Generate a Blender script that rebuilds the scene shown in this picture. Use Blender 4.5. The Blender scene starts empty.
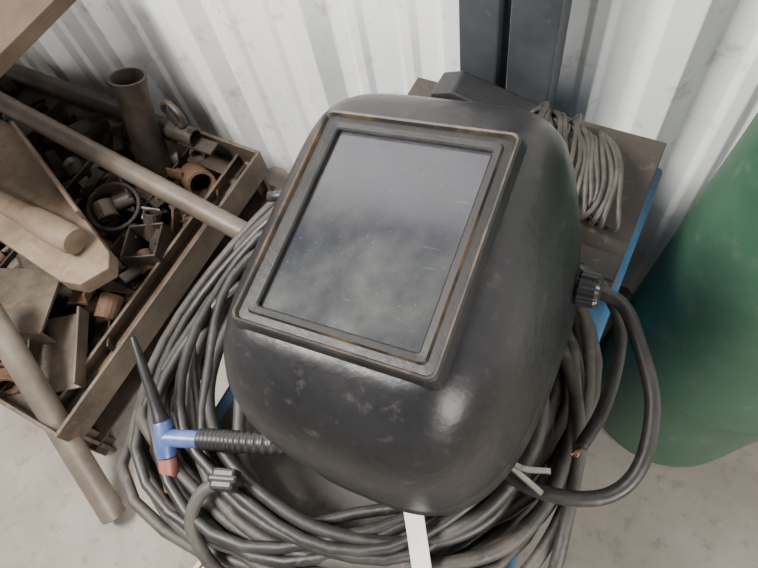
import bpy, bmesh, math, random
from mathutils import Vector, Matrix, noise
random.seed(7)
S=bpy.context.scene
COL=S.collection

# ------------------------------------------------------------------ materials
def mat(name,c1,c2=None,rough=.6,metal=0.,scale=12.,bump=.15,c3=None,rough2=None,spec=.5,fac=(.35,.65),coat=0.,bscale=None,c3r=(.60,.74),c3s=4.3):
    m=bpy.data.materials.new(name);m.use_nodes=True
    nt=m.node_tree;N=nt.nodes;L=nt.links
    b=N['Principled BSDF'];b.inputs['Metallic'].default_value=metal
    b.inputs['Roughness'].default_value=rough;b.inputs['Specular IOR Level'].default_value=spec
    b.inputs['Coat Weight'].default_value=coat;b.inputs['Coat Roughness'].default_value=.25
    tc=N.new('ShaderNodeTexCoord')
    no=N.new('ShaderNodeTexNoise');no.inputs['Scale'].default_value=scale;no.inputs['Detail'].default_value=8;no.inputs['Roughness'].default_value=.65
    L.new(tc.outputs['Object'],no.inputs['Vector'])
    cr=N.new('ShaderNodeValToRGB');L.new(no.outputs['Fac'],cr.inputs['Fac'])
    cr.color_ramp.elements[0].position=fac[0];cr.color_ramp.elements[0].color=(*c1,1)
    cr.color_ramp.elements[1].position=fac[1];cr.color_ramp.elements[1].color=(*(c2 or c1),1)
    out=cr.outputs['Color']
    if c3:
        n2=N.new('ShaderNodeTexNoise');n2.inputs['Scale'].default_value=scale*c3s;n2.inputs['Detail'].default_value=9;n2.inputs['Roughness'].default_value=.7
        L.new(tc.outputs['Object'],n2.inputs['Vector'])
        c2r=N.new('ShaderNodeValToRGB');L.new(n2.outputs['Fac'],c2r.inputs['Fac'])
        c2r.color_ramp.elements[0].position=c3r[0];c2r.color_ramp.elements[0].color=(0,0,0,1)
        c2r.color_ramp.elements[1].position=c3r[1];c2r.color_ramp.elements[1].color=(1,1,1,1)
        mx=N.new('ShaderNodeMix');mx.data_type='RGBA';L.new(c2r.outputs['Color'],mx.inputs['Factor'])
        L.new(out,mx.inputs['A']);mx.inputs['B'].default_value=(*c3,1);out=mx.outputs['Result']
    L.new(out,b.inputs['Base Color'])
    if rough2 is not None:
        mr=N.new('ShaderNodeMapRange');L.new(no.outputs['Fac'],mr.inputs['Value'])
        mr.inputs['From Min'].default_value=.3;mr.inputs['From Max'].default_value=.7
        mr.inputs['To Min'].default_value=rough;mr.inputs['To Max'].default_value=rough2
        L.new(mr.outputs['Result'],b.inputs['Roughness'])
    if bump:
        n3=N.new('ShaderNodeTexNoise');n3.inputs['Scale'].default_value=bscale or scale*6;n3.inputs['Detail'].default_value=5
        L.new(tc.outputs['Object'],n3.inputs['Vector'])
        bp=N.new('ShaderNodeBump');bp.inputs['Strength'].default_value=bump;bp.inputs['Distance'].default_value=.004
        L.new(n3.outputs['Fac'],bp.inputs['Height']);L.new(bp.outputs['Normal'],b.inputs['Normal'])
    return m
M_wall=mat('white_painted_steel',(.84,.87,.90),(.98,.98,.98),rough=.4,scale=2.5,bump=.03,c3=(.42,.34,.25),fac=(.3,.55),c3r=(.56,.80),c3s=7)
M_floor=mat('concrete',(.19,.168,.14),(.29,.265,.23),rough=.9,scale=3,bump=.3,c3=(.12,.10,.08),bscale=60,c3r=(.54,.8),c3s=9)
M_post=mat('dark_painted_steel',(.028,.032,.038),(.050,.056,.063),rough=.5,scale=8,c3=(.12,.11,.10),c3r=(.6,.85))
M_shell=mat('black_helmet_fibre',(.005,.005,.006),(.011,.011,.012),rough=.30,rough2=.46,scale=9,bump=.14,c3=(.060,.057,.051),bscale=90,c3r=(.57,.90),c3s=9,spec=.42)
M_bezel=mat('black_bezel_plastic',(.005,.005,.005),(.012,.011,.011),rough=.40,rough2=.55,scale=40,bump=.1,c3=(.04,.036,.032),spec=.42)
M_worn=mat('worn_edge',(.012,.010,.008),(.11,.068,.032),rough=.55,scale=26,bump=.1,fac=(.47,.70))
M_cable=mat('rubber_cable',(.022,.020,.017),(.062,.054,.046),rough=.45,rough2=.7,scale=20,bump=.2,c3=(.15,.125,.10),c3r=(.58,.8))
M_cable2=mat('rubber_cable_black',(.009,.008,.008),(.026,.024,.022),rough=.36,rough2=.6,scale=20,bump=.1,c3=(.10,.09,.08),c3r=(.58,.8))
M_thin=mat('thin_grey_cable',(.018,.016,.014),(.060,.052,.044),rough=.5,scale=60)
M_blue=mat('blue_welder_paint',(.018,.075,.15),(.035,.12,.23),rough=.5,scale=9,bump=.05,c3=(.08,.085,.09),c3r=(.50,.72))
M_grime=mat('grimy_black_top',(.014,.011,.008),(.045,.036,.028),rough=.6,scale=7,bump=.4,c3=(.17,.135,.10),c3s=6,c3r=(.56,.84))
M_green=mat('green_cylinder_paint',(.026,.075,.044),(.048,.108,.066),rough=.34,rough2=.55,scale=4,bump=.04,c3=(.13,.15,.10),c3s=8,c3r=(.56,.85))
M_rust=mat('rusty_steel',(.045,.024,.013),(.12,.064,.033),rough=.75,scale=14,bump=.4,c3=(.24,.11,.042),metal=.1)
M_dark=mat('dark_scrap_steel',(.017,.013,.010),(.058,.042,.030),rough=.55,scale=14,bump=.3,c3=(.14,.072,.035),metal=.2)
M_grey=mat('dusty_grey_steel',(.085,.070,.056),(.17,.143,.113),rough=.45,scale=9,bump=.2,c3=(.17,.10,.055),metal=.2,c3r=(.54,.74))
M_tan=mat('tan_dusty_steel',(.12,.082,.054),(.22,.162,.112),rough=.65,scale=9,bump=.3,c3=(.13,.068,.034),c3r=(.52,.74))
M_angle=mat('angle_iron',(.048,.036,.027),(.115,.090,.067),rough=.42,scale=10,bump=.25,c3=(.17,.095,.05),metal=.25,c3r=(.55,.75))
M_alu=mat('bright_metal',(.28,.27,.24),(.42,.40,.36),rough=.35,scale=25,metal=.8)
M_white=mat('white_plastic',(.48,.47,.42),(.66,.65,.59),rough=.5,scale=20,bump=.05,c3=(.26,.24,.19))
M_black=mat('black_plastic',(.007,.007,.008),(.014,.014,.015),rough=.42,scale=30,bump=.05)
M_tblue=mat('blue_torch_grip',(.03,.06,.18),(.08,.11,.27),rough=.35,scale=40,bump=.05,c3=(.4,.42,.46))
M_pink=mat('red_ceramic_cup',(.18,.06,.045),(.25,.095,.072),rough=.45,scale=30,bump=.05)
M_copper=mat('copper_strands',(.16,.09,.05),(.24,.14,.08),rough=.5,scale=50,metal=.9)
M_wood=mat('cream_wood',(.45,.38,.24),(.60,.52,.35),rough=.7,scale=12)
M_brown=mat('rusty_brown_plate',(.040,.024,.014),(.085,.054,.033),rough=.8,scale=5,bump=.3,c3=(.13,.08,.05))

def lens_mat():
    m=bpy.data.materials.new('dusty_welding_lens');m.use_nodes=True
    nt=m.node_tree;N=nt.nodes;L=nt.links;b=N['Principled BSDF']
    tc=N.new('ShaderNodeTexCoord')
    sep=N.new('ShaderNodeSeparateXYZ');L.new(tc.outputs['Object'],sep.inputs[0])
    no=N.new('ShaderNodeTexNoise');no.inputs['Scale'].default_value=13;no.inputs['Detail'].default_value=9;no.inputs['Roughness'].default_value=.7
    L.new(tc.outputs['Object'],no.inputs['Vector'])
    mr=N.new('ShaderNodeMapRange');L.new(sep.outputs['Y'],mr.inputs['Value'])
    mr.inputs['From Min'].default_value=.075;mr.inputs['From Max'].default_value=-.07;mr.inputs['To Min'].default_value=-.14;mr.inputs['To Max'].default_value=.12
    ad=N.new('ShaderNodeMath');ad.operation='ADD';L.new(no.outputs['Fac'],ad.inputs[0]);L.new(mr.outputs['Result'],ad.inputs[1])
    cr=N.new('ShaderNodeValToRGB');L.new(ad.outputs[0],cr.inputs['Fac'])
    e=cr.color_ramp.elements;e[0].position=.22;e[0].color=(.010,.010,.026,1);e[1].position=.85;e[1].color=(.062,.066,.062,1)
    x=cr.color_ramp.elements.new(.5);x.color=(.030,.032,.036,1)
    v=N.new('ShaderNodeTexNoise');v.inputs['Scale'].default_value=330;v.inputs['Detail'].default_value=2;L.new(tc.outputs['Object'],v.inputs['Vector'])
    c2=N.new('ShaderNodeValToRGB');L.new(v.outputs['Fac'],c2.inputs['Fac']);c2.color_ramp.elements[0].position=.70;c2.color_ramp.elements[1].position=.80
    mp=N.new('ShaderNodeMapping');mp.inputs['Scale'].default_value=(26,300,1);mp.inputs['Rotation'].default_value=(0,0,.6);L.new(tc.outputs['Object'],mp.inputs['Vector'])
    w=N.new('ShaderNodeTexNoise');w.inputs['Scale'].default_value=1;w.inputs['Detail'].default_value=3;L.new(mp.outputs[0],w.inputs['Vector'])
    c3=N.new('ShaderNodeValToRGB');L.new(w.outputs['Fac'],c3.inputs['Fac']);c3.color_ramp.elements[0].position=.68;c3.color_ramp.elements[1].position=.82
    mxm=N.new('ShaderNodeMath');mxm.operation='MAXIMUM';L.new(c2.outputs['Color'],mxm.inputs[0]);L.new(c3.outputs['Color'],mxm.inputs[1])
    mu=N.new('ShaderNodeMath');mu.operation='MULTIPLY';L.new(mxm.outputs[0],mu.inputs[0]);mu.inputs[1].default_value=.35
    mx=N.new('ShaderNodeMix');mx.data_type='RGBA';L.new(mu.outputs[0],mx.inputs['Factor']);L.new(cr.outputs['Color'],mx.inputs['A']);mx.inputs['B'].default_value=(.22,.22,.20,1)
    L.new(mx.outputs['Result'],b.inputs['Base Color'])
    r=N.new('ShaderNodeMapRange');L.new(no.outputs['Fac'],r.inputs['Value']);r.inputs['From Min'].default_value=.3;r.inputs['From Max'].default_value=.7;r.inputs['To Min'].default_value=.08;r.inputs['To Max'].default_value=.28
    L.new(r.outputs['Result'],b.inputs['Roughness'])
    b.inputs['Specular IOR Level'].default_value=.6
    return m
M_lens=lens_mat()

# ------------------------------------------------------------------ helpers
def empty(name,loc=(0,0,0)):
    e=bpy.data.objects.new(name,None);e.location=loc;COL.objects.link(e);e.empty_display_size=.05;return e
def mk(name,bm,mats,parent=None,smooth=False,bevel=0,matrix=None,seg=2):
    bmesh.ops.recalc_face_normals(bm,faces=bm.faces)
    me=bpy.data.meshes.new(name);bm.to_mesh(me);bm.free()
    if not isinstance(mats,(list,tuple)): mats=[mats]
    for m in mats: me.materials.append(m)
    for p in me.polygons: p.use_smooth=smooth
    ob=bpy.data.objects.new(name,me);COL.objects.link(ob)
    if matrix is not None: ob.matrix_world=matrix
    if parent: 
        ob.parent=parent
    if bevel:
        md=ob.modifiers.new('bevel','BEVEL');md.width=bevel;md.segments=seg;md.limit_method='ANGLE'
    return ob
def abox(bm,x0,x1,y0,y1,z0,z1,M=None,mi=0):
    r=bmesh.ops.create_cube(bm,size=1)
    for v in r['verts']:
        v.co=Vector(((x0+x1)/2+v.co.x*(x1-x0),(y0+y1)/2+v.co.y*(y1-y0),(z0+z1)/2+v.co.z*(z1-z0)))
        if M is not None: v.co=M@v.co
    for f in {f for v in r['verts'] for f in v.link_faces}: f.material_index=mi
def catmull(pts,n=8):
    P=[Vector(p) for p in pts];out=[]
    P=[P[0]*2-P[1]]+P+[P[-1]*2-P[-2]]
    for i in range(1,len(P)-2):
        for k in range(n):
            t=k/n;a,b,c,d=P[i-1:i+3]
            out.append(.5*((2*b)+(-a+c)*t+(2*a-5*b+4*c-d)*t*t+(-a+3*b-3*c+d)*t**3))
    out.append(P[-2]);return out
def sweep(bm,pts,r,seg=10,mi=0,closed=False,cap=True):
    n=len(pts);rad=r if isinstance(r,(list,tuple)) else [r]*n
    t0=(pts[1]-pts[0]).normalized();a=Vector((0,0,1)) if abs(t0.z)<.9 else Vector((1,0,0))
    nrm=(a-t0*a.dot(t0)).normalized();rings=[]
    for i in range(n):
        if closed: t=(pts[(i+1)%n]-pts[i-1]).normalized()
        else: t=(pts[min(i+1,n-1)]-pts[max(i-1,0)]).normalized()
        nrm=(nrm-t*nrm.dot(t)).normalized();bn=t.cross(nrm)
        rings.append([bm.verts.new(pts[i]+(nrm*math.cos(2*math.pi*k/seg)+bn*math.sin(2*math.pi*k/seg))*rad[i]) for k in range(seg)])
    for i in range(n if closed else n-1):
        A=rings[i];B=rings[(i+1)%n]
        for k in range(seg):
            f=bm.faces.new((A[k],A[(k+1)%seg],B[(k+1)%seg],B[k]));f.material_index=mi
    if cap and not closed:
        for R in (rings[0][::-1],rings[-1]):
            f=bm.faces.new(R);f.material_index=mi
def lathe_axis(bm,p0,p1,prof,seg=24,mi=0,cap=True):
    p0=Vector(p0);p1=Vector(p1);t=(p1-p0).normalized();a=Vector((0,0,1)) if abs(t.z)<.9 else Vector((1,0,0))
    n=(a-t*a.dot(t)).normalized();b=t.cross(n);rings=[]
    for s,r in prof:
        rings.append([bm.verts.new(p0+t*s+(n*math.cos(2*math.pi*k/seg)+b*math.sin(2*math.pi*k/seg))*r) for k in range(seg)])
    for i in range(len(rings)-1):
        for k in range(seg):
            f=bm.faces.new((rings[i][k],rings[i][(k+1)%seg],rings[i+1][(k+1)%seg],rings[i+1][k]));f.material_index=mi
    if cap:
        for R in (rings[0][::-1],rings[-1]):
            f=bm.faces.new(R);f.material_index=mi
def pipe(bm,p0,p1,ro,ri,seg=28,mi=0):
    L=(Vector(p1)-Vector(p0)).length
    e=min(.0015,L*.1)
    prof=[(e*3,ri),(0,ri+e*.3),(0,ro-e),(e,ro),(L-e,ro),(L,ro-e),(L,ri+e*.3),(L-3*e,ri),(e*3,ri)]
    lathe_axis(bm,Vector(p0),p1,prof,seg,mi,cap=False)
def autosmooth(ob,ang=35):
    for p in ob.data.polygons: p.use_smooth=True
    try: ob.data.set_sharp_from_angle(angle=math.radians(ang))
    except Exception: pass
    return ob
def frame(origin,xdir,zdir=(0,0,1)):
    x=Vector(xdir).normalized();z=Vector(zdir);z=(z-x*z.dot(x)).normalized();y=z.cross(x)
    return Matrix(((x.x,y.x,z.x,origin[0]),(x.y,y.y,z.y,origin[1]),(x.z,y.z,z.z,origin[2]),(0,0,0,1)))

# ------------------------------------------------------------------ room shell
WY=.725
bm=bmesh.new();abox(bm,-3.2,2.4,-2.4,1.0,-.1,0)
mk('floor',bm,M_floor)
def rib(c,w,top,h): return [(c-w/2,0),(c-top/2,-h),(c+top/2,-h),(c+w/2,0)]
x=-.93-.305*7;pr=[(-3.2,0)]
while x<2.3:
    pr+=rib(x,.095,.040,.036)
    for q in (1,2): pr+=rib(x+.305*q/3,.040,.018,.009)
    x+=.305
pr=[p for p in pr if p[0]>=-3.2]+[(2.4,0)]
bm=bmesh.new()
vb=[bm.verts.new((p[0],WY+p[1],0)) for p in pr];vt=[bm.verts.new((p[0],WY+p[1],2.7)) for p in pr]
for i in range(len(pr)-1): bm.faces.new((vb[i],vb[i+1],vt[i+1],vt[i]))
w=mk('wall_back',bm,M_wall)
md=w.modifiers.new('thick','SOLIDIFY');md.thickness=.004;md.offset=1
bv=w.modifiers.new('b','BEVEL');bv.width=.003;bv.segments=2;bv.limit_method='ANGLE'

for i,(a,b) in enumerate(((-.290,-.232),(-.217,-.152))):
    bm=bmesh.new()
    abox(bm,a,b,.637,.686,0.006,2.7)
    abox(bm,a-.02 if i==0 else a,b if i==0 else b+.02,.612,.686,0,.006)
    mk('steel_wall_post',bm,M_post,bevel=.004)

# ------------------------------------------------------------------ green gas cylinder
e=empty('gas_cylinder')
TX,TY=.196,.518
TT=(TX+.055,TY+.012,1.0)
bm=bmesh.new()
prof=[(0.0,.120),(0.0,.138),(.004,.146),(.02,.150),(.05,.151),(.30,.151),(.302,.1515),(.304,.151),(.98,.151),(1.04,.146),(1.10,.128),(1.15,.098),(1.18,.066),(1.20,.045),(1.225,.040),(1.26,.040)]
lathe_axis(bm,(TX,TY,.008),TT,prof,72)
autosmooth(mk('body',bm,M_green,e),40)
ax=(Vector(TT)-Vector((TX,TY,.008))).normalized();v0=Vector((TX,TY,.008))+ax*1.255
bm=bmesh.new();lathe_axis(bm,v0,v0+ax,[(0,.03),(.02,.03),(.022,.016),(.07,.016),(.072,.034),(.085,.034),(.087,.01),(.09,.01)],24)
lathe_axis(bm,v0+ax*.04,v0+ax*.04+Vector((0,-.07,0)),[(0,.012),(.03,.012),(.032,.015),(.05,.015)],16)
autosmooth(mk('valve',bm,M_alu,e))

# ------------------------------------------------------------------ blue welder
e=empty('welding_power_source')
bm=bmesh.new();abox(bm,-.354,.028,-.045,.585,.10,.575)
mk('case',bm,M_blue,e,bevel=.008,seg=3)
bm=bmesh.new();abox(bm,-.335,-.020,-.030,.36,.5745,.578);mk('top_mat',bm,M_grime,e,bevel=.002)
bm=bmesh.new()
abox(bm,-.330,.018,.362,.582,.577,.622)
abox(bm,-.328,.016,.366,.40,.622,.626)
mk('top_module',bm,M_grime,e,bevel=.005)
bm=bmesh.new()
for k in range(11): abox(bm,.027,.031,.08+k*.03,.095+k*.03,.30,.46)
abox(bm,.027,.034,-.02,.575,.12,.14)
for k in range(11): abox(bm,-.357,-.353,.08+k*.03,.095+k*.03,.30,.46)
mk('louvres',bm,M_grime,e,bevel=.001)
bm=bmesh.new()
abox(bm,-.345,.020,-.055,-.045,.12,.565)
for i in range(3): lathe_axis(bm,(-.27+i*.1,-.055,.22),(-.27+i*.1,-.09,.22),[(0,.028),(.02,.028),(.03,.022)],24,1)
for i in range(2): lathe_axis(bm,(-.22+i*.12,-.055,.42),(-.22+i*.12,-.08,.42),[(0,.02),(.02,.017)],24,1)
mk('front_panel',bm,[M_grime,M_black],e,bevel=.002)
bm=bmesh.new()
abox(bm,-.37,.04,-.06,.60,.075,.10)
for xx in (-.34,.015):
    for yy in (.03,.52):
        lathe_axis(bm,(xx-.015,yy,.038),(xx+.015,yy,.038),[(0,.03),(.004,.038),(.026,.038),(.03,.03)],24,1)
        abox(bm,xx-.018,xx+.018,yy-.012,yy+.012,.04,.078)
mk('cart_base',bm,[M_grime,M_black],e)
bm=bmesh.new()
pts=[(-.285,.622),(-.125,.622),(-.125,.634),(-.255,.664),(-.285,.652)]
f0=[bm.verts.new((p[0],.530,p[1])) for p in pts];f1=[bm.verts.new((p[0],.575,p[1])) for p in pts]
bm.faces.new(f0);bm.faces.new(f1[::-1])
for i in range(5): bm.faces.new((f0[i],f0[(i+1)%5],f1[(i+1)%5],f1[i]))
mk('control_housing',bm,M_black,e,bevel=.004)

# ------------------------------------------------------------------ coil of welding cable
def coil(name,cx,cy,radl,extl,z0,dz,rad,m,seed,cut=.11,jit=.012,maxr=.300):
    random.seed(seed);pts=[];per=40;turns=len(radl)-1;prm=[]
    for i in range(turns+1):
        prm.append((radl[i],random.uniform(-.016,.010),random.uniform(-.018,.016),random.uniform(0,6.28),z0+dz*i,extl[i]))
    for i in range(turns):
        A=prm[i];B=prm[i+1]
        for k in range(per):
            t=k/per;s=t*t*(3-2*t);th=2*math.pi*t+math.pi*.5
            g=lambda j:A[j]*(1-s)+B[j]*s
            r=g(0)+jit*math.sin(2*th+A[3]*(1-s)+B[3]*s)+.005*math.sin(5*th+i*1.7)
            ext=1+g(5)*max(0,math.cos(th-math.radians(205)))**1.3-cut*max(0,math.cos(th))
            ext=min(ext,maxr/r)
            x=cx+g(1)+r*ext*math.cos(th);y=cy+g(2)+r*ext*math.sin(th)
            z=g(4)+.003*math.sin(3*th+i)
            z-=max(0,-.375-x)*.9
            if y>.355: z=max(z,.634+.0024*i)
            elif y>.33: z=max(z,.594+(y-.33)*1.6)
            z-=max(0,-.06-y)*.5
            pts.append(Vector((x,y,z)))
    bm=bmesh.new();sweep(bm,pts,rad,10)
    return mk(name,bm,m,smooth=True)
coil('welding_cable_coil',-.185,.170,[.19,.245,.165,.215,.25,.18,.235,.20,.258,.175,.225,.245,.19,.21,.255,.17,.23,.20],
     [.30,.10,.42,.22,.14,.34,.05,.25,.16,.40,.02,.20,.36,.10,.12,.30,.2,.2],.586,.0042,.0065,M_cable,5)
coil('welding_cable_coil',-.190,.150,[.185,.165,.200,.150,.190,.172,.21,.155,.18,.165],[.12,.25,.05,.2,.3,.1,.22,.1,.2,.1],.636,.0042,.0058,M_cable2,17,.05,.016,.26)

def cable(name,p,r,m,parent=None,n=8):
    bm=bmesh.new();sweep(bm,catmull(p,n),r,12);return mk(name,bm,m,parent,smooth=True)
cable('power_cable',[(-.03,.31,.70),(-.004,.286,.735),(.028,.278,.74),(.052,.250,.735),(.078,.208,.725),(.086,.157,.715),(.072,.124,.705),(.036,.106,.70),(-.006,.106,.69),(-.06,.13,.685)],.0066,M_cable2)
cable('power_cable',[(-.05,.29,.665),(-.016,.257,.672),(.022,.205,.668),(.042,.153,.662),(.052,.094,.655),(.058,.046,.63),(.056,-.01,.55),(.06,-.06,.40)],.0064,M_cable)
cable('power_cable',[(-.05,.27,.66),(-.03,.23,.685),(.0,.165,.69),(-.002,.11,.68),(-.03,.05,.67),(-.09,.0,.66),(-.17,-.02,.655),(-.25,.01,.655),(-.30,.08,.655)],.0066,M_cable)
e=empty('cut_cable')
cable('jacket',[(-.02,.33,.69),(.012,.307,.70),(.034,.28,.70),(.044,.24,.695),(.046,.195,.69),(.040,.158,.682)],.0062,M_cable2,e)
bm=bmesh.new()
for k in range(9):
    a=k*.7;sweep(bm,catmull([(.040,.160,.682),(.0385+.002*math.cos(a),.154,.682+.002*math.sin(a)),(.037+.003*math.cos(a),.149,.680+.003*math.sin(a))],3),.0008,5)
mk('copper_strands',bm,M_copper,e)
cable('torch_hose',[(-.246,-.012,.684),(-.262,-.035,.678),(-.258,-.065,.662),(-.215,-.088,.640),(-.13,-.088,.630),(-.04,-.05,.625),(.02,.01,.63),(.045,.08,.64),(.044,.16,.645),(.02,.24,.645),(-.03,.30,.64)],.0066,M_cable)
cable('cable_lead',[(-.402,.30,.655),(-.30,.34,.665),(-.33,.25,.67),(-.35,.16,.66),(-.335,.08,.66),(-.30,.03,.665),(-.24,.0,.675),(-.15,-.01,.668),(-.06,.02,.665),(-.01,.07,.665),(.0,.14,.665)],.0066,M_cable2)
cable('cable_lead',[(-.31,.33,.67),(-.372,.25,.66),(-.385,.15,.64),(-.355,.06,.65),(-.27,-.02,.66),(-.18,-.04,.66),(-.08,-.01,.66),(-.0,.04,.66),(.03,.10,.66),(.03,.18,.66),(.0,.26,.66)],.0066,M_cable)

# ------------------------------------------------------------------ welding helmet
Rw=Vector((.988,.0705,.134)).normalized();Nw=Vector((-.124,-.13,.984));Nw=(Nw-Rw*Nw.dot(Rw)).normalized();Uw=Nw.cross(Rw)
O=Vector((-.1375,.168,.922))
HM=Matrix(((Rw.x,Uw.x,Nw.x,O.x),(Rw.y,Uw.y,Nw.y,O.y),(Rw.z,Uw.z,Nw.z,O.z),(0,0,0,1)))
hel=empty('welding_helmet');hel.matrix_world=HM
SEG=112
def ring(bm,n,hw,bt,bb,ex,tilt=0,hwb=None,sx=0,exb=3):
    hwb=hwb or hw;out=[]
    cyy=(bt+bb)/2;hh=(bt-bb)/2
    for k in range(SEG):
        th=2*math.pi*(k+.5)/SEG;c=math.cos(th);s=math.sin(th)
        e2=2/(ex if s>0 else exb)
        px=math.copysign(abs(c)**e2,c);py=math.copysign(abs(s)**e2,s)
        w=hw if py>0 else hw+(hwb-hw)*(-py)
        out.append(bm.verts.new((sx+px*w,cyy+py*hh,n+tilt*py)))
    return out
rings=[(.000,.0725,.084,-.088,9,0,.0725,0,9),(-.005,.081,.096,-.096,8,0,.082,-.001,7),(-.009,.088,.107,-.106,6.5,.001,.089,-.001,5.2),(-.016,.095,.118,-.117,5.4,.002,.097,-.001,4.3),(-.027,.102,.128,-.130,4.9,.003,.104,-.002,3.7),
(-.042,.107,.135,-.140,4.6,.003,.109,-.003,3.5),(-.062,.111,.139,-.148,4.4,0,.111,-.003,3.3),(-.088,.112,.141,-.153,4.2,-.004,.111,-.002,3.2),(-.118,.112,.141,-.156,4.1,-.010,.109,0,3.2),(-.148,.1115,.138,-.158,4.0,-.020,.106,.001,3.2),(-.178,.1105,.133,-.159,4.0,-.030,.104,.001,3.2),(-.184,.1125,.135,-.161,4.0,-.032,.106,.001,3.2)]
bm=bmesh.new();RR=[ring(bm,*r) for r in rings]
for i in range(len(RR)-1):
    for k in range(SEG): bm.faces.new((RR[i][k],RR[i][(k+1)%SEG],RR[i+1][(k+1)%SEG],RR[i+1][k]))
bm.faces.new(RR[0])
sh=mk('shell',bm,M_shell,smooth=True);sh.parent=hel
so=sh.modifiers.new('thick','SOLIDIFY');so.thickness=.003;so.offset=-1
def rrect(bm,hx,hy,n,r=.004,seg=4):
    out=[]
    for q,(sx,sy) in enumerate(((1,1),(-1,1),(-1,-1),(1,-1))):
        for k in range(seg+1):
            a=math.pi/2*(q+k/seg)
            out.append(bm.verts.new((sx*(hx-r)+r*math.cos(a),sy*(hy-r)+r*math.sin(a),n)))
    return out
bm=bmesh.new();gx,gy=.0575,.070
seq=[(0,.0005,.002),(0,.0042,.002),(.0012,.0052,.003),(.0055,.0058,.004),(.0068,.0036,.004),(.0120,.0034,.005),(.0132,.0062,.005),(.0148,.0068,.006),(.0162,.0056,.006),(.0185,-.004,.007)]
Q=[rrect(bm,gx+s,gy+s*.92,n+.0015,r) for s,n,r in seq]
for i in range(len(Q)-1):
    m=len(Q[0])
    for k in range(m):
        f=bm.faces.new((Q[i][k],Q[i][(k+1)%m],Q[i+1][(k+1)%m],Q[i+1][k]))
        f.material_index=1 if i in (6,3,5) else 0
o=mk('window_bezel',bm,[M_bezel,M_worn]);o.parent=hel
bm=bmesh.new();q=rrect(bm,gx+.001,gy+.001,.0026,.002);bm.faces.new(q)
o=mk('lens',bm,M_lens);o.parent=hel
for sgn in (1,-1):
    bm=bmesh.new();seg=42
    prof=[(0,.008),(.003,.008),(.003,.0135),(.005,.015),(.018,.0145),(.021,.0125),(.021,.0001)]
    p0=Vector((sgn*.110,.054,-.150));a0=Vector((sgn,0,0))
    rg=[]
    for t,r in prof:
        rg.append([bm.verts.new(p0+a0*t+Vector((0,math.cos(2*math.pi*k/seg),math.sin(2*math.pi*k/seg)))*(r*(1 if (k%3) or r<.012 else .92))) for k in range(seg)])
    for i in range(len(rg)-1):
        for k in range(seg): bm.faces.new((rg[i][k],rg[i][(k+1)%seg],rg[i+1][(k+1)%seg],rg[i+1][k]))
    o=mk('headgear_knob',bm,M_black);o.parent=hel
bm=bmesh.new()
pp=[Vector((.085*math.cos(t),.01+.095*math.sin(t),-.145)) for t in [2*math.pi*k/48 for k in range(48)]]
rg=[]
for p in pp: rg.append([bm.verts.new(p+Vector((0,0,d))) for d in (.012,-.012)])
for k in range(48): bm.faces.new((rg[k][0],rg[(k+1)%48][0],rg[(k+1)%48][1],rg[k][1]))
o=mk('headband',bm,M_black,smooth=True);o.parent=hel;s2=o.modifiers.new('t','SOLIDIFY');s2.thickness=.002

e=empty('cable_tag')
Fm=frame((-.058,.022,.690),(.46,-.72,-.45),(.2,-.2,1))
bm=bmesh.new();abox(bm,-.044,.026,-.0085,.0085,-.0015,.0015,Fm);abox(bm,-.044,.022,-.0085,-.006,-.008,0,Fm)
mk('tab',bm,M_white,e,bevel=.001)
e=empty('ground_clamp')
bm=bmesh.new()
for s in (0,1):
    P=catmull([(-.065,.150-.012*s,.706),(-.035,.128-.01*s,.710+.004*s),(-.005,.112-.004*s,.712),(.022,.120-.02*s,.710)],8)
    for i in range(len(P)-1):
        d=(P[i+1]-P[i]);abox(bm,0,d.length*1.05,-.0024,.0024,-.001,.001,frame(P[i],d,(0,.4,1)))
mk('jaws',bm,M_alu,e)
bm=bmesh.new();lathe_axis(bm,(-.012,.118,.694),(-.012,.118,.716),[(0,.004),(.022,.004)],16);mk('pivot_bolt',bm,M_alu,e)

# ------------------------------------------------------------------ TIG torch
e=empty('tig_torch')
bm=bmesh.new()
lathe_axis(bm,(-.334,.004,.684),(-.392,.062,.728),[(0,.0080),(.006,.0085),(.010,.0072),(.024,.0064),(.055,.0050),(.086,.0036),(.0935,.0025)],20)
autosmooth(mk('back_cap',bm,M_black,e))
bm=bmesh.new()
lathe_axis(bm,(-.337,.008,.686),(-.318,-.022,.668),[(0,.0080),(.004,.0095),(.034,.0095),(.038,.0085)],20)
lathe_axis(bm,(-.328,-.006,.678),(-.288,.010,.680),[(0,.009),(.03,.009),(.042,.0078)],20)
autosmooth(mk('torch_head',bm,M_tblue,e))
bm=bmesh.new()
lathe_axis(bm,(-.319,-.021,.668),(-.303,-.049,.648),[(0,.0090),(.012,.0094),(.016,.0085),(.034,.0068),(.0342,.0045),(.026,.0045)],20)
autosmooth(mk('gas_cup',bm,M_pink,e))
bm=bmesh.new()
P=catmull([(-.291,.009,.682),(-.268,.017,.688),(-.245,.025,.692),(-.205,.042,.694),(-.165,.065,.694)],16)
rr=[.0110 if (i%3) else .0084 for i in range(len(P))]
sweep(bm,P,rr,16);mk('ribbed_hose',bm,M_black,e,smooth=True)
bm=bmesh.new();Fm=frame((-.240,-.012,.694),(.9,.35,.05));abox(bm,-.012,.012,-.010,.010,-.009,.009,Fm);abox(bm,-.015,.015,-.004,.004,-.010,.010,Fm)
mk('hose_connector',bm,M_black,e,bevel=.003)

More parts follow.
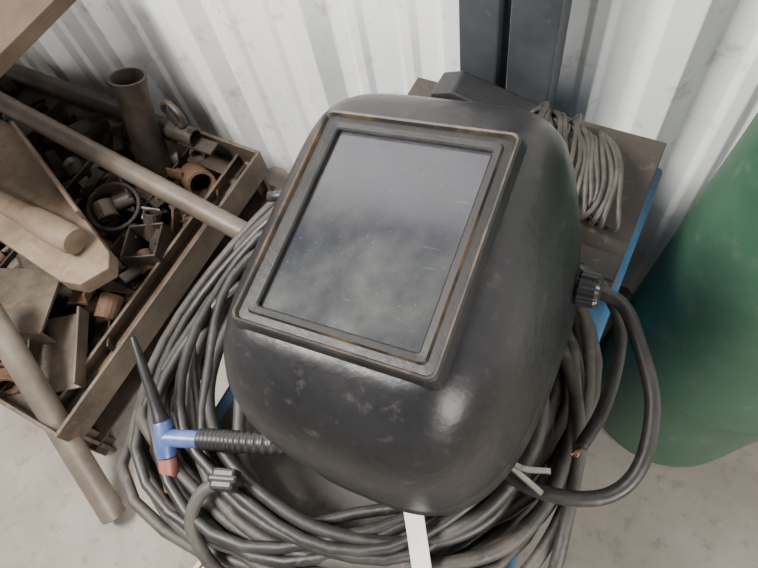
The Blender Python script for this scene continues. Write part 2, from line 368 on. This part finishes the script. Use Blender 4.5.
# ------------------------------------------------------------------ hank of thin cable
bm=bmesh.new();random.seed(11)
for k in range(18):
    cxk=-.140+k*.0064;ry=.064+random.uniform(-.014,.010);tw=-.08-.30*k/17+random.uniform(-.14,.14)
    P=[]
    for j in range(40):
        t=2*math.pi*j/40
        yy=ry*math.cos(t);xx=.012*math.sin(t)-tw*(-yy)+.003*math.sin(3*t+k);zz=.022*math.sin(t)+.026
        P.append(Vector((cxk+xx,.490+yy-.0010*k,.624+zz+.003)))
    sweep(bm,P,.0033,8,closed=True)
mk('thin_cable_hank',bm,M_thin,smooth=True)

# ------------------------------------------------------------------ scrap rack
e=empty('steel_scrap_rack')
bm=bmesh.new()
def angleY(x,y0,y1,z,s=1):
    abox(bm,x-.004,x+.004,y0,y1,z-.075,z);abox(bm,min(x,x-s*.06),max(x,x-s*.06),y0,y1,z-.075,z-.067)
def angleX(y,x0,x1,z,s=1):
    abox(bm,x0,x1,y-.004,y+.004,z-.075,z);abox(bm,x0,x1,min(y,y+s*.05),max(y,y+s*.05),z-.075,z-.067)
angleY(-.803,-.10,.63,.20)
angleY(-.875,-.10,.63,.165)
angleY(-1.70,-.10,.63,.20,-1)
angleX(-.10,-1.70,-.80,.20);angleX(.63,-1.70,-.80,.20,-1)
abox(bm,-1.70,-.88,.195,.225,.125,.133)
for xx in (-.82,-1.68):
    for yy in (-.085,.61): abox(bm,xx-.02,xx+.02,yy-.004,yy+.004,0,.17);abox(bm,xx-.004,xx+.004,yy-.02,yy+.02,0,.17)
mk('angle_iron_frame',bm,M_angle,e,bevel=.0015)
bm=bmesh.new();abox(bm,-1.70,-.80,-.10,.63,.062,.068)
for xx in (-1.02,-1.25,-1.48): abox(bm,xx-.003,xx+.003,-.09,.62,.068,.15)
mk('tray',bm,M_dark,e)

bm=bmesh.new();random.seed(21)
for k in range(330):
    x=random.uniform(-1.66,-.89);y=random.uniform(-.07,.60)
    z=.075+random.uniform(0,.08)
    v=Vector((random.uniform(-1,1),random.uniform(-1,1),random.uniform(-.3,.3)));F=frame((x,y,z+.01),v,(random.uniform(-.3,.3),random.uniform(-.3,.3),1))
    q=random.random();mi=random.choice((0,0,0,1,1,2))
    if q<.38:
        l=random.uniform(.03,.10);r=random.uniform(.010,.028);pipe(bm,(x,y,z),Vector((x,y,z))+v.normalized()*l,r,r*.72,16,mi)
    elif q<.6: abox(bm,-random.uniform(.01,.07),.03,-.012,.012,-.004,.004,F,mi)
    elif q<.8:
        s=random.uniform(.015,.045);abox(bm,-s,s,-s*.6,s*.6,-.003,.003,F,mi);abox(bm,-s,s,-s*.6,-s*.6+.005,0,s*.8,F,mi)
    else: lathe_axis(bm,(x,y,z),Vector((x,y,z))+v.normalized()*random.uniform(.02,.07),[(0,.012),(.007,.012),(.0071,.006),(.04,.006)],6,mi)
mk('scrap_metal_pile',bm,[M_dark,M_rust,M_grey])

def single(name,m,bev=0,smooth=True):
    def deco(fn):
        bm=bmesh.new();fn(bm);o=mk(name,bm,m,bevel=bev)
        if smooth: autosmooth(o)
        return o
    return deco
@single('flared_steel_pipe',[M_dark,M_rust])
def _(bm):
    lathe_axis(bm,(-1.065,.50,.070),(-1.062,.60,.40),[(0,.050),(.03,.051),(.035,.044),(.07,.043),(.16,.038),(.27,.035),(.30,.037),(.325,.042),(.325,.036),(.25,.026)],32)
    lathe_axis(bm,(-1.065,.50,.070),(-1.062,.60,.40),[(0,.062),(.055,.062),(.056,.045)],32,1)
@single('steel_pipe',M_grey)
def _(bm): pipe(bm,(-1.62,.482,.325),(-.66,.412,.232),.0225,.018)
@single('steel_pipe',M_grey)
def _(bm): pipe(bm,(-1.02,.045,.335),(-.70,-.19,.028),.025,.021)
@single('steel_pipe',M_dark)
def _(bm): pipe(bm,(-1.69,.605,.232),(-.95,.595,.226),.022,.018)
@single('pipe_offcut',M_rust)
def _(bm): pipe(bm,(-.985,.555,.115),(-.905,.515,.165),.036,.027)
@single('pipe_offcut',M_dark)
def _(bm): pipe(bm,(-1.09,.39,.07),(-1.06,.375,.185),.062,.054,40)
@single('pipe_offcut',M_rust)
def _(bm): pipe(bm,(-1.16,.45,.09),(-1.00,.46,.115),.032,.026)
@single('pipe_offcut',M_grey)
def _(bm): pipe(bm,(-.90,-.045,.10),(-.895,-.035,.15),.017,.011)
@single('pipe_offcut',M_grey)
def _(bm): pipe(bm,(-.94,-.055,.08),(-.935,-.045,.15),.015,.010)
@single('pipe_offcut',M_rust)
def _(bm): pipe(bm,(-.97,.47,.09),(-.90,.44,.13),.020,.014)
@single('square_tube_offcut',M_dark,.004,False)
def _(bm):
    F=frame((-.925,.325,.14),(.9,.42,.1),(-.25,-.1,1));s=.045;t=.006
    for a in ((-s,s,-s,-s+t),(-s,s,s-t,s),(-s,-s+t,-s+t,s-t),(s-t,s,-s+t,s-t)): abox(bm,*a,-.05,.05,F)
@single('square_tube_offcut',M_rust,.003,False)
def _(bm):
    F=frame((-.93,.20,.105),(.95,.2,.1),(.1,-.6,1));s=.026;t=.004
    for a in ((-s,s,-s,-s+t),(-s,s,s-t,s),(-s,-s+t,-s+t,s-t),(s-t,s,-s+t,s-t)): abox(bm,*a,-.045,.03,F)
@single('steel_plate',M_angle,.0015,False)
def _(bm):
    F=frame((-1.05,.085,.232),(.9,.38,-.02));abox(bm,-.16,.075,-.075,.075,-.004,.004,F);abox(bm,-.16,.075,-.075,-.069,-.05,-.004,F)
@single('channel_bracket',M_angle,.002,False)
def _(bm):
    F=frame((-.935,.03,.165),(.55,-.75,-.05))
    abox(bm,-.09,.08,-.055,.055,-.004,.004,F);abox(bm,-.09,.08,.049,.055,0,.035,F);abox(bm,-.09,.08,-.055,-.049,0,.035,F)
@single('channel_bracket',M_dark,.002,False)
def _(bm):
    F=frame((-.92,.12,.11),(.6,-.7,.15));abox(bm,-.08,.07,-.03,.03,-.004,.004,F);abox(bm,-.08,.07,.024,.03,0,.04,F)
@single('flat_bar',M_rust,.001,False)
def _(bm):
    F=frame((-.84,.22,.137),(.02,.95,.02),(.0,0,1));abox(bm,-.20,.20,-.018,.018,-.003,.003,F)
@single('hook_bracket',M_dark)
def _(bm):
    sweep(bm,catmull([(-.985,.60,.20),(-1.0,.60,.26),(-1.01,.60,.30),(-.985,.60,.325),(-.95,.59,.315),(-.945,.585,.285),(-.965,.585,.27)],8),.007,8)
    abox(bm,-1.0,-.90,.575,.61,.205,.213)
e=empty('pinned_steel_bracket')
bm=bmesh.new()
out=[(-1.50,.44),(-1.35,.432),(-1.14,.345),(-.895,.245),(-.872,.215),(-.905,.160),(-.95,.150),(-1.18,.175),(-1.50,.22)]
a=[bm.verts.new((x,y,.282)) for x,y in out];b=[bm.verts.new((x,y,.242)) for x,y in out]
bm.faces.new(a);bm.faces.new(b[::-1])
for i in range(len(out)): bm.faces.new((a[i],a[(i+1)%len(out)],b[(i+1)%len(out)],b[i]))
mk('plate',bm,M_tan,e,bevel=.003)
bm=bmesh.new();F=frame((-1.15,.350,.282),(.92,-.38,0));abox(bm,-.20,.16,-.004,.004,0,.030,F)
mk('flange',bm,M_tan,e,bevel=.002)
bm=bmesh.new();lathe_axis(bm,(-1.40,.250,.318),(-.93,.227,.314),[(0,.022),(.30,.022),(.315,.024),(.33,.028),(.385,.030),(.44,.030),(.452,.027),(.455,.015)],32)
autosmooth(mk('pin',bm,M_tan,e))
e=empty('rusty_shelf')
bm=bmesh.new();abox(bm,-1.80,-1.065,.15,.66,.592,.600);abox(bm,-1.80,-1.065,.15,.158,.57,.592);abox(bm,-1.073,-1.065,.158,.66,.57,.592)
mk('shelf_plate',bm,M_brown,e,bevel=.001)
bm=bmesh.new()
for yy in (.17,.645): abox(bm,-1.79,-1.76,yy-.015,yy+.015,0,.59)
abox(bm,-1.79,-1.76,.15,.66,.30,.33)
abox(bm,-1.76,-1.10,.633,.657,.56,.59)
mk('shelf_legs',bm,M_dark,e)
bm=bmesh.new();F=frame((-.45,-.10,.012),(.15,1,0));abox(bm,-.20,.16,-.018,.018,-.011,.011,F);abox(bm,-.20,.16,.024,.034,-.011,.006,F)
mk('timber_strip',bm,M_wood,bevel=.002)

# ------------------------------------------------------------------ light
W=bpy.data.worlds.new('shed_daylight');S.world=W;W.use_nodes=True
nt=W.node_tree;bg=nt.nodes['Background']
tc=nt.nodes.new('ShaderNodeTexCoord');sp=nt.nodes.new('ShaderNodeSeparateXYZ');nt.links.new(tc.outputs['Generated'],sp.inputs[0])
cr=nt.nodes.new('ShaderNodeValToRGB');nt.links.new(sp.outputs['Z'],cr.inputs['Fac'])
cr.color_ramp.elements[0].position=.1;cr.color_ramp.elements[0].color=(1.0,.95,.88,1)
cr.color_ramp.elements[1].position=.75;cr.color_ramp.elements[1].color=(.26,.262,.27,1)
nt.links.new(cr.outputs['Color'],bg.inputs['Color']);bg.inputs['Strength'].default_value=.68
def area(name,loc,tgt,sx,sy,p,col=(1,1,1)):
    l=bpy.data.lights.new(name,'AREA');l.shape='RECTANGLE';l.size=sx;l.size_y=sy;l.energy=p;l.color=col
    o=bpy.data.objects.new(name,l);COL.objects.link(o);o.location=loc
    o.rotation_euler=(Vector(tgt)-Vector(loc)).to_track_quat('-Z','Y').to_euler();return o
area('doorway_daylight',(2.0,-1.2,1.7),(-.1,.3,.6),1.4,1.3,110,(1,.965,.92))
area('wall_fill_light',(-1.3,-.5,2.6),(-.8,.6,.5),.9,.6,170,(1,.965,.92))  # added fill lamp, not a real roof opening; brightens the left wall and rack

# ------------------------------------------------------------------ camera
cd=bpy.data.cameras.new('camera');co=bpy.data.objects.new('camera',cd);COL.objects.link(co)
co.location=(0,0,1.25);co.rotation_euler=(.4849,.1334,.4745)
cd.sensor_width=36;cd.lens=36*600/758;cd.clip_start=.02
S.camera=co
